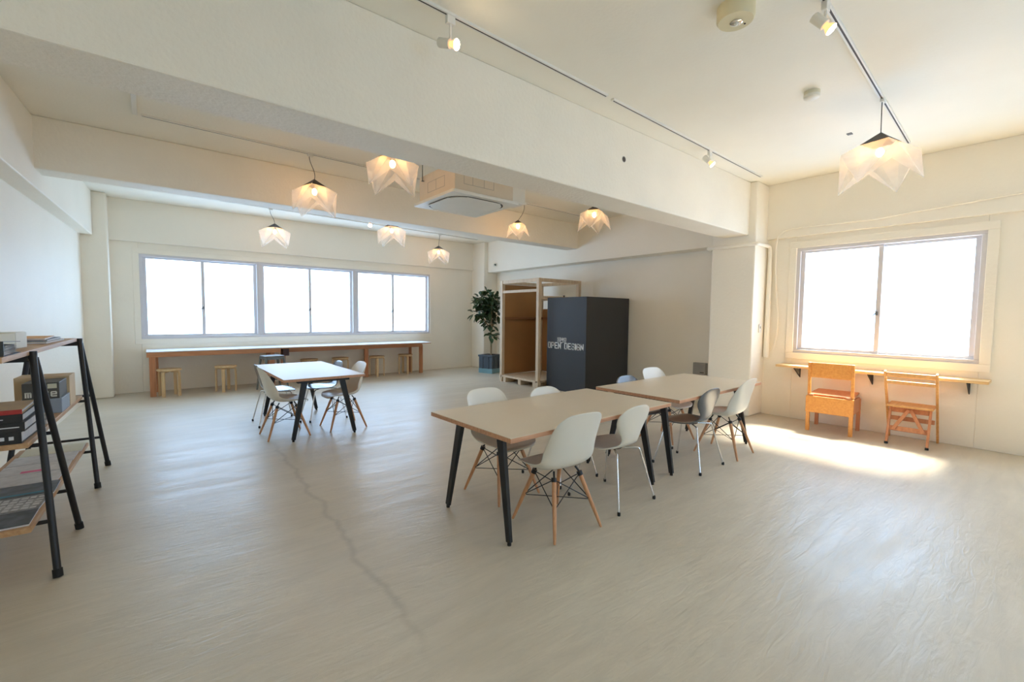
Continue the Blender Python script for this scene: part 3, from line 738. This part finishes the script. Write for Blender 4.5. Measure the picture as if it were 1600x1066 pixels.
k=MB(); k.lathe([(.021,.05),(.021,.062),(.018,.064)],16); k.build('lid',M_grey,o,smooth=True)
# newspapers and magazines on bottom board
lo=[(M_newsd,'dark aerial photo magazine nearest the end of the bottom board',-.03,-1.05,.33,.23,.02),(M_news,'magazine showing city blocks, second from the near end of the bottom board',-.035,-.79,.34,.25,-.03),(M_newsd,'dark magazine with a teal band across its cover',-.03,-.53,.35,.25,.03),
    (M_newsl,'pale grey magazine in the middle of the bottom board',-.045,-.27,.34,.25,-.02),(M_newsl,'pale leaflet with a pink label on the bottom board',-.04,-.01,.34,.24,.03),(M_newsl,'white leaflet behind the pink labelled one on the bottom board',-.04,.245,.34,.24,0),(M_cream,'cream folder at the far end of the bottom board',-.03,.51,.34,.26,.02)]
for i,(m_,lb,x_,y_,w_,l_,a_) in enumerate(lo):
    o = on_shelf('flat_magazine',lb,'magazine',x_,y_,ZL+.001,a_,'papers laid out on the bottom board')
    h_=.012
    k=MB(); k.box((-w_/2,-l_/2,0),(w_/2,l_/2,h_-.003)); k.build('pages',M_paper,o)
    k=MB(); k.box((-w_/2-.001,-l_/2-.001,h_-.003),(w_/2+.001,l_/2+.001,h_)); k.build('cover',m_,o)
    if i==2: k=MB(); k.box((-w_/2+.04,-l_/2+.03,h_),(w_/2-.01,-l_/2+.055,h_+.001)); k.build('teal_band',M_teal,o)
    if i==1:
        k=MB(); rr=random.Random(2)
        for q in range(9):
            for s_ in range(5): k.box((-w_/2+.012+q*.036,-l_/2+.015+s_*.045,h_),(-w_/2+.012+q*.036+rr.uniform(.018,.03),-l_/2+.015+s_*.045+rr.uniform(.02,.036),h_+.0008))
        k.build('block_print',M_newsl,o)
    if i==4: k=MB(); k.box((-.06,-.1,h_),(.06,-.055,h_+.001)); k.build('pink_label',M_pink,o)

# ------------------------------------------------------------------ right window shelf and small chairs
root = thing('window_shelf','narrow pale wooden shelf board on black wire brackets under the right window','shelf',(XR,1.46,.76))
k=MB(); k.box((-.30,-1.035,0),(-.003,1.04,.032)); k.build('board',M_sill,root,bevel=.003)
for yy in (.82,.0,-.87):
    k=MB(); k.tube([(-.008,yy,-.003),(-.008,yy,-.15)],.006,8); k.tube([(-.008,yy,-.006),(-.26,yy,-.006)],.006,8); k.tube([(-.26,yy,-.006),(-.008,yy,-.15)],.006,8)
    for q in range(1,9):
        t=q/9; k.tube([(-.008-.252*t,yy,-.006-.144*(1-t)*0),(-.008-.252*t,yy,-.006-.144*(1-t))],.003,6); k.tube([(-.008,yy,-.006-.144*t),(-.008-.252*(1-t),yy,-.006-.144*t)],.003,6)
    k.build('bracket',M_blk,root,smooth=True)

root = thing('school_chair','small orange wooden school chair with a solid box seat, beneath the right window','chair',(6.83,1.775,0),math.radians(-90+4))
# local: faces +y (towards the window)
w=.245
for sx in (-1,1):
    k=MB(); k.bar((sx*(w-.02),-.225,.0),(sx*(w-.02),-.235,.46),.04,.045,up=(0,1,0)); k.build('leg',M_kid,root,bevel=.004)
    k=MB(); k.bar((sx*(w-.02),.225,0),(sx*(w-.02),.225,.42),.04,.045,up=(0,1,0)); k.build('leg',M_kidp,root,bevel=.004)
    k=MB(); k.bar((sx*(w-.02),-.205,.42),(sx*(w-.02),-.245,.885),.03,.045,up=(0,1,0)); k.build('back_post',M_kid,root,bevel=.004)
    k=MB(); k.box((sx*(w-.018)-.011,-.2,.26),(sx*(w-.018)+.011,.2,.44)); k.build('side_apron',M_kidp,root,bevel=.003)
k=MB(); k.box((-w-.005,-.262,.245),(w+.005,-.24,.455)); k.build('rear_apron',M_kid,root,bevel=.004)
k=MB(); k.box((-w+.02,.2,.26),(w-.02,.222,.43)); k.build('front_apron',M_kidp,root,bevel=.003)
k=MB(); k.add([(-w,-.2,.455),(w,-.2,.455),(w-.02,.24,.475),(-w+.02,.24,.475),(-w,-.2,.477),(w,-.2,.477),(w-.02,.24,.497),(-w+.02,.24,.497)],[(3,2,1,0),(4,5,6,7),(0,1,5,4),(1,2,6,5),(2,3,7,6),(3,0,4,7)]); k.build('seat',M_kidp,root,bevel=.006)
k=MB(); k.bar((0,-.232,.695),(0,-.246,.885),2*w-.07,.022,up=(0,1,0)); k.build('backrest',M_kid,root,bevel=.004)
k=MB()
for sx in (-1,1): k.lathe([(.012,0),(.012,.05)],10,Matrix.Translation((sx*(w-.05),-.245,.468)) @ Matrix.Rotation(PI/2,4,'Y')@Matrix.Translation((0,0,-.025)))
k.build('hinge',M_kidp,root,smooth=True)

root = thing('folding_chair','small wooden folding chair with cross braces, beneath the right end of the window shelf','chair',(6.87,1.025,0),math.radians(-90+2))
w=.22
for sx in (-1,1):
    k=MB(); k.bar((sx*(w-.0),.245,0),(sx*(w-.0),-.245,.85),.022,.04,up=(0,1,0)); k.build('stile',M_kid2,root,bevel=.004)
    k=MB(); k.bar((sx*(w-.045),-.24,.02),(sx*(w-.045),-.06,.44),.024,.036,up=(0,1,0)); lg=k.build('leg',M_kidp,root,bevel=.004)
    k=MB(); k.bar((sx*(w-.045),-.248,.0),(sx*(w-.045),-.24,.022),.03,.042,up=(0,1,0)); k.build('rubber_foot',M_rub,lg)
k=MB(); k.box((-w+.015,-.19,.43),(w-.015,.16,.452)); k.build('seat',M_kid2,root,bevel=.006)
k=MB(); k.bar((0,-.218,.79),(0,-.238,.835),2*w-.022,.018,up=(0,1,0)); k.build('top_rail',M_kid2,root,bevel=.003)
k=MB(); k.bar((0,-.188,.70),(0,-.202,.738),2*w-.022,.018,up=(0,1,0)); k.build('back_rail',M_kid2,root,bevel=.003)
k=MB(); k.bar((0,-.178,.155),(0,-.155,.205),2*w-.11,.018,up=(0,1,0)); k.build('lower_rail',M_kidp,root,bevel=.003)
k=MB(); k.bar((0,-.09,.36),(0,-.07,.41),2*w-.11,.018,up=(0,1,0)); k.build('upper_rail',M_kidp,root,bevel=.003)
for sx in (-1,1):
    k=MB(); k.bar((sx*.135,-.19,.165),(sx*.01,-.105,.40),.035,.014,up=(0,1,0)); k.build('cross_brace',M_kidp,root,bevel=.003)
k=MB(); k.box((-w+.02,.05,.24),(w-.02,.07,.29)); k.build('rear_stretcher',M_kidp,root,bevel=.003)

# ------------------------------------------------------------------ wall fittings
k=MB(); k.tube([(7.36,3.46,2.5),(6.715,3.46,2.5),(6.705,3.44,2.5),(6.705,2.76,2.5),(6.72,2.745,2.5),(7.10,2.745,2.5),(7.125,2.735,2.48),(7.13,2.728,2.40),(7.13,2.728,.86)],[.026]*8+[.04,.04],14)
o=k.build('conduit',M_wall,smooth=True); tag(o,'painted pipe wrapping the column and dropping down the corner beside the right window','pipe')
pts=[(7.11,-1.2,2.80),(7.11,.29,2.78),(7.11,.86,2.745),(7.11,1.17,2.73),(7.11,1.5,2.70),(7.11,1.97,2.71),(7.11,2.40,2.72),(7.11,2.55,2.70),(7.11,2.625,2.63),(7.11,2.645,2.5),(7.13,2.648,2.3),(7.155,2.64,1.9),(7.155,2.60,1.5),(7.155,2.60,1.25),(7.155,2.63,1.05),(7.155,2.655,.98)]
k=MB(); k.tube(pts,.010,8); o=k.build('cable',M_wall,smooth=True); tag(o,'thin painted cable waving above the right window and down its left side','cable')
o=thing('wall_socket','small white socket plate beside the pipe on the column corner','socket',(6.98,2.775,1.29))
k=MB(); k.box((-.035,-.012,-.06),(.035,0,.06)); k.build('plate',M_white,o,bevel=.003)
k=MB(); k.box((-.014,-.0135,.0),(.014,-.012,.03)); k.build('slot',M_grey,o)
o=thing('meter_box','grey metal box low on the wall beyond the column','box',(XF,3.86,.56))
k=MB(); k.box((-.09,-.11,-.1),(-.001,.11,.1)); k.build('body',M_grey,o,bevel=.004)
k=MB(); k.box((-.095,-.09,-.07),(-.09,-.02,-.055)); k.build('slot',M_slot,o)
o=thing('security_camera','small white camera with a dark lens high by the back right column','camera',(7.09,9.42,2.76))
k=MB(); k.lathe([(.03,0),(.03,.02)],14,Matrix.Rotation(-PI/2,4,'Y')); k.build('mount',M_white,o,smooth=True)
Mx=Matrix.Translation((-.02,0,0))@Matrix.Rotation(math.radians(-115),4,'Z')@Matrix.Rotation(PI/2,4,'Y')
k=MB(); k.lathe([(.03,-.03),(.042,-.02),(.042,.07),(.038,.08)],18,Mx); k.build('housing',M_white,o,smooth=True)
k=MB(); k.lathe([(.024,.079),(.024,.084),(.012,.087)],16,Mx); k.build('lens',M_lens,o,smooth=True)
o=thing('wall_cover','small round cover plate on the left wall above the bookshelf','cover',(xl(5.35)+.001,5.35,1.95))
k=MB(); k.lathe([(.04,0),(.04,.008),(.034,.012)],20,Matrix.Rotation(PI/2,4,'Y')); k.build('disc',M_wall,o,smooth=True)
o=thing('beam_hole','small dark round hole with a sleeve in the near face of the large beam','hole',(3.80,2.88,3.05))
k=MB(); k.lathe([(.024,.0),(.024,.002)],18,Matrix.Rotation(PI/2,4,'X')); k.build('opening',M_slot,o)
k=MB(); k.lathe([(.03,.0),(.03,.0015)],18,Matrix.Rotation(PI/2,4,'X')); k.build('sleeve',M_grey,o)

# ------------------------------------------------------------------ ceiling fittings
def make_track(label, a, c):
    a=Vector(a); c=Vector(c); d=c-a; L=d.length
    root=thing('lighting_track',label,'lighting track',a,math.atan2(d.y,d.x),'ceiling lighting tracks')
    k=MB(); k.box((0,-.017,-.018),(L,-.006,0)); k.box((0,.006,-.018),(L,.017,0)); k.box((-.01,-.017,-.018),(0,.017,0)); k.box((L,-.017,-.018),(L+.01,.017,0)); k.build('channel',M_trackw,root)
    k=MB(); k.box((0,-.006,-.0172),(L,.006,-.001)); k.build('slot',M_slot,root)
    return root
Z0=ZC
make_track('lighting track along the large beam, left of the gap',(.2,2.555,Z0),(3.16,2.60,Z0))
make_track('lighting track along the large beam, right of the gap',(3.27,2.61,Z0),(6.55,2.67,Z0))
make_track('white lighting track with a dark slot over the right side near the window',(2.2,.95,Z0),(6.5,1.13,Z0))
make_track('thin lighting track between the two beams, starting at the white feed box',(.0,5.80,Z0),(6.9,5.93,Z0))
make_track('short lighting track just behind the large beam, left of the air conditioner',(1.0,4.35,Z0),(2.5,4.40,Z0))
make_track('lighting track just behind the large beam, right of the air conditioner',(3.95,4.455,Z0),(6.6,4.55,Z0))
make_track('lighting track beyond the second beam',(1.0,8.02,Z0),(6.6,8.1,Z0))
make_track('lighting track above the back windows',(1.0,9.25,Z0),(6.6,9.55,Z0))
k=MB(); k.box((-.075,5.24,ZC-.03),(-.035,5.78,ZC)); o=k.build('feed_box',M_trackw,bevel=.004); tag(o,'short white feed box on the ceiling at the left end of the thin track','box')

def make_pendant(label, apex, hook, rz, sc=1.0, sway=0):
    apex=Vector(apex); hook=Vector(hook); rz=math.atan2(-apex.y,-apex.x)+rz
    root=thing('pendant_lamp',label,'pendant lamp',apex,0,'folded film pendant lamps')
    h=hook-apex
    k=MB(); k.box((h.x-.02,h.y-.014,h.z-.045),(h.x+.045,h.y+.014,h.z-.0185)); k.build('track_adapter',M_trackw,root,bevel=.003)
    k=MB(); k.tube(bez((h.x,h.y,h.z-.045),(h.x+sway*.2,h.y,h.z-.15),(sway,0,.10),(0,0,-.01)),.0035,8); k.build('cord',M_blkw,root,smooth=True)
    def pt(r,a,z): return (sc*r*math.cos(rz+a),sc*r*math.sin(rz+a),sc*z)
    k=MB(); R=[pt(.135,q*PI/2,-.085) for q in range(4)]
    k.add([(0,0,0)]+R,[(0,1,2),(0,2,3),(0,3,4),(0,4,1)]); k.build('cap',M_mesh,root,solid=.003)
    R=[pt(.13,q*PI/2,-.083) for q in range(4)]; Sh=[pt(.265,q*PI/2,-.155) for q in range(4)]; K=[pt(.29,PI/4+q*PI/2,-.43) for q in range(4)]; V=[pt(.205,q*PI/2,-.265) for q in range(4)]
    vs=R+Sh+K+V; fs=[]
    for q in range(4):
        n=(q+1)%4; p_=(q-1)%4
        fs += [(q,4+q,8+q),(q,8+q,n),(n,8+q,4+n),(4+q,12+q,8+q),(4+q,8+p_,12+q)]
    k=MB(); k.add(vs,fs); k.build('shade',M_shade,root)
    k=MB(); k.tube([(0,0,-.02),(0,0,-.10*sc)],.02,12); k.build('lamp_holder',M_blkw,root,smooth=True)
    k=MB(); k.sphere((0,0,-.155*sc),.030,14,(1,1,1.35)); k.build('bulb',M_bulb,root,smooth=True)
    lamp=bpy.data.lights.new('pendant_glow','POINT'); lamp.energy=1.8; lamp.color=(1,.52,.22); lamp.shadow_soft_size=.03
    lo_=bpy.data.objects.new('pendant_glow',lamp); C.objects.link(lo_); lo_.parent=root; lo_.location=(0,0,-.215*sc)
    return root
LZ=ZC
make_pendant('folded film pendant with a black cap left of centre, hung from the thin track',(1.63,5.90,3.107),(1.555,5.83,LZ),math.radians(-12),1.0,.03)
make_pendant('folded film pendant just under the large beam beside the air conditioner',(1.99,4.42,3.15),(1.99,4.385,LZ),math.radians(-6),1.0)
make_pendant('leftmost folded film pendant, before the back windows',(1.85,9.27,3.107),(1.78,9.29,LZ),math.radians(4),1.0,.0)
make_pendant('folded film pendant in front of the middle back window, top hidden by the second beam',(3.56,7.96,3.16),(3.60,8.055,LZ),math.radians(-10),1.0)
make_pendant('folded film pendant on a straight cord above the right end of the back windows',(5.46,9.53,3.107),(5.46,9.49,LZ),math.radians(8),1.0)
make_pendant('small looking folded film pendant right of the air conditioner',(4.98,5.97,3.093),(5.05,5.895,LZ),math.radians(38),.72,.09)
make_pendant('folded film pendant under the right half of the large beam, left of the column',(5.32,4.56,3.135),(5.32,4.505,LZ),math.radians(30),.9)
make_pendant('large folded film pendant before the right window wall',(5.07,1.073,3.10),(5.03,1.068,LZ),math.radians(20),1.12,-.01)

def make_spot(label, hook, aim, drop=.16):
    hook=Vector(hook); aim=Vector(aim).normalized()
    root=thing('track_spotlight',label,'spotlight',hook,0,'white track spotlights')
    k=MB(); k.box((-.03,-.016,-.07),(.03,.016,-.0185)); k.build('track_adapter',M_trackw,root,bevel=.004)
    e=Vector((0,0,-drop)); k=MB(); k.tube([(0,0,-.06),e],.008,10); k.build('arm',M_trackw,root,smooth=True)
    k=MB(); k.tube([e-aim*.09,e-aim*.085,e+aim*.0],[.026,.03,.03],18); k.build('lamp_holder',M_trackw,root,smooth=True)
    k=MB(); k.tube([e+aim*.0,e+aim*.015,e+aim*.02,e+aim*.05],[.018,.018,.022,.036],18); k.build('reflector',M_refl,root,smooth=True)
    k=MB(); k.tube([e+aim*.0495,e+aim*.055],[.034,.030],18); k.build('bulb',M_bulbs,root,smooth=True)
    lamp=bpy.data.lights.new('spot_beam','SPOT'); lamp.energy=16; lamp.color=(1,.72,.44); lamp.spot_size=math.radians(90); lamp.spot_blend=.8; lamp.shadow_soft_size=.03
    lo_=bpy.data.objects.new('spot_beam',lamp); C.objects.link(lo_); lo_.parent=root; lo_.location=e+aim*.062; lo_.rotation_euler=aim.to_track_quat('-Z','Y').to_euler()
    return root
make_spot('white track spotlight upper left, over the nearest table',(1.56,2.575,ZC),(.45,-.88,-.33),.19)
make_spot('tiny white track spotlight at the right end of the beam track by the column',(5.09,2.645,ZC),(.2,-.6,-.7),.14)
make_spot('white track spotlight at the top right beside the emergency lamp',(3.25,.99,ZC),(.2,-.63,-.72),.15)
make_spot('tiny track spotlight glowing before the back windows between two pendants',(3.18,8.05,ZC),(-.2,-.7,-.5),.30)

o=thing('emergency_lamp','round cream emergency lamp on the ceiling at the top edge','lamp',(2.90,1.37,ZC))
k=MB(); k.lathe([(.11,0),(.11,-.075),(.10,-.09)],40); k.build('housing',plain('cream_plastic',srgb(226,214,176),.45,var=.02),o,smooth=True,fixn=True)
k=MB(); k.lathe([(.036,-.088),(.036,-.094),(.03,-.096)],24,Matrix.Translation((.01,0,0))); k.build('lens_ring',M_chrome,o,smooth=True,fixn=True)
k=MB(); k.sphere((.01,0,-.094),.014,10); k.build('lamp_bulb',M_white,o,smooth=True)
k=MB(); k.lathe([(.006,-.088),(.006,-.0935)],10,Matrix.Translation((.06,-.03,0))); k.build('test_button',M_slot,o,fixn=True)
o=thing('smoke_detector','small round white smoke detector on the ceiling','detector',(4.46,1.43,ZC))
k=MB(); k.lathe([(.06,0),(.06,-.03)],28); k.build('base',plain('old_white_plastic',srgb(222,216,192),.5,var=.02),o,smooth=True,fixn=True)
k=MB(); k.lathe([(.062,-.03),(.06,-.052),(.045,-.062)],28); k.build('cover',M_white,o,smooth=True,fixn=True)
o=thing('ceiling_plate','tiny metal plate fixed to the ceiling near the right pendant','plate',(5.76,1.48,ZC))
k=MB(); k.box((-.028,-.022,-.006),(-.002,.022,0)); k.box((.002,-.022,-.006),(.028,.022,0)); k.build('plate',M_steelg,o)

o=thing('air_conditioner','white ceiling cassette air conditioner hanging between the beams','air conditioner',(3.10,4.74,2.80))
k=MB(); k.box((-.42,-.42,.04),(.42,.42,.36)); k.build('body',plain('galvanised_cream',srgb(226,212,190),.5,.1,var=.03),o,bevel=.008)
def rrect(w,r,n=6):
    out=[]
    for (cx,cy,a0) in ((w-r,w-r,0),(-w+r,w-r,PI/2),(-w+r,-w+r,PI),(w-r,-w+r,1.5*PI)):
        for i in range(n+1): a=a0+PI/2*i/n; out.append((cx+r*math.cos(a),cy+r*math.sin(a)))
    return out
k=MB(); k.prism(rrect(.475,.03),.035,Matrix.Translation((0,0,.005))); k.build('panel',M_white,o,bevel=.004)
k=MB(); k.prism(rrect(.40,.24,12),.004,Matrix.Translation((0,0,.003))); k.build('air_slot',M_slot,o)
k=MB(); k.prism(rrect(.378,.22,12),.012,Matrix.Translation((0,0,-.006))); k.build('intake_grille',M_white,o,bevel=.003)
for a in range(4):
    k=MB(); k.box((-.24,.375,-.012),(.24,.40,-.004),Matrix.Rotation(a*PI/2,4,'Z')); k.build('louvre',M_white,o,bevel=.002)
k=MB()
for x_ in (-.30,-.18,-.02,.12):
    k.box((x_,-.4215,.13),(x_+.003,-.42,.25))
k.box((-.30,-.4215,.13),(.12,-.42,.133))
k.box((-.4215,-.2,.13),(-.42,.2,.133)); k.box((-.4215,-.2,.25),(-.42,.2,.253)); 
for y_ in (-.2,.0,.2): k.box((-.4215,y_,.13),(-.42,y_+.003,.25))
k.build('panel_lines',M_grey,o)
for sx in (-1,1):
    for sy in (-1,1):
        k=MB(); k.tube([(sx*.44,sy*.3,.30),(sx*.44,sy*.3,ZC-2.80)],.006,8); k.box((sx*.43-.02,sy*.3-.015,.29),(sx*.43+.02,sy*.3+.015,.295)); k.build('hanger_rod',M_steelg,o)
k=MB(); k.box((.42,-.30,.08),(.72,-.05,.30)); k.build('control_box',M_white,o,bevel=.005)

# ------------------------------------------------------------------ light
w = bpy.data.worlds.new('World'); S.world = w; w.use_nodes = True
bg = w.node_tree.nodes['Background']
bg.inputs['Color'].default_value = (.47,.69,1.0,1); bg.inputs['Strength'].default_value = 7.2
def portal(loc, rot, sx, sy):
    l = bpy.data.lights.new('window_portal','AREA'); l.shape='RECTANGLE'; l.size=sx; l.size_y=sy; l.cycles.is_portal=True
    o = bpy.data.objects.new('window_portal', l); C.objects.link(o); o.location=loc; o.rotation_euler=rot; return o
portal((2.77,YB+.2,1.715),(math.radians(-90),0,0),5.78,1.52)
portal((XR+.2,1.46,1.70),(math.radians(90),0,math.radians(90)),1.86,1.485)
portal((XR+.2,-1.25,1.70),(math.radians(90),0,math.radians(90)),1.6,1.485)
portal((2.7,YN-.18,1.6),(math.radians(90),0,0),2.2,1.4)
sd = bpy.data.lights.new('sun','SUN'); sd.energy = 28; sd.color=(1,.88,.70); sd.angle=math.radians(15)
so = bpy.data.objects.new('sun', sd); C.objects.link(so)
e = math.radians(53)
dirv = Vector((-math.cos(e)*.985, math.cos(e)*.17, -math.sin(e)))
so.rotation_euler = dirv.to_track_quat('-Z','Y').to_euler(); so.location=(12,0,10)

# ------------------------------------------------------------------ camera
cam = bpy.data.cameras.new('camera'); co = bpy.data.objects.new('camera', cam); C.objects.link(co)
CR=Vector((0.775179,-0.631664,0.009910)); CU=Vector((0.029024,0.051280,0.998263)); CF=Vector((0.631074,0.773545,-0.058084))
Mt = Matrix((CR,CU,-CF)).transposed().to_4x4(); Mt.translation=(0,0,1.45)
co.matrix_world = Mt
cam.sensor_width=36; cam.lens=15.6104; cam.clip_start=.02
S.camera = co
S.view_settings.view_transform='Standard'; S.view_settings.look='None'; S.view_settings.gamma=1; S.view_settings.use_curve_mapping=False
S.view_settings.exposure = 0.24
S.cycles.max_bounces=10; S.cycles.diffuse_bounces=7; S.cycles.glossy_bounces=4; S.cycles.transparent_max_bounces=12; S.cycles.transmission_bounces=6
S.cycles.sample_clamp_indirect=6; S.cycles.caustics_reflective=False; S.cycles.caustics_refractive=False
S.cycles.use_denoising=True
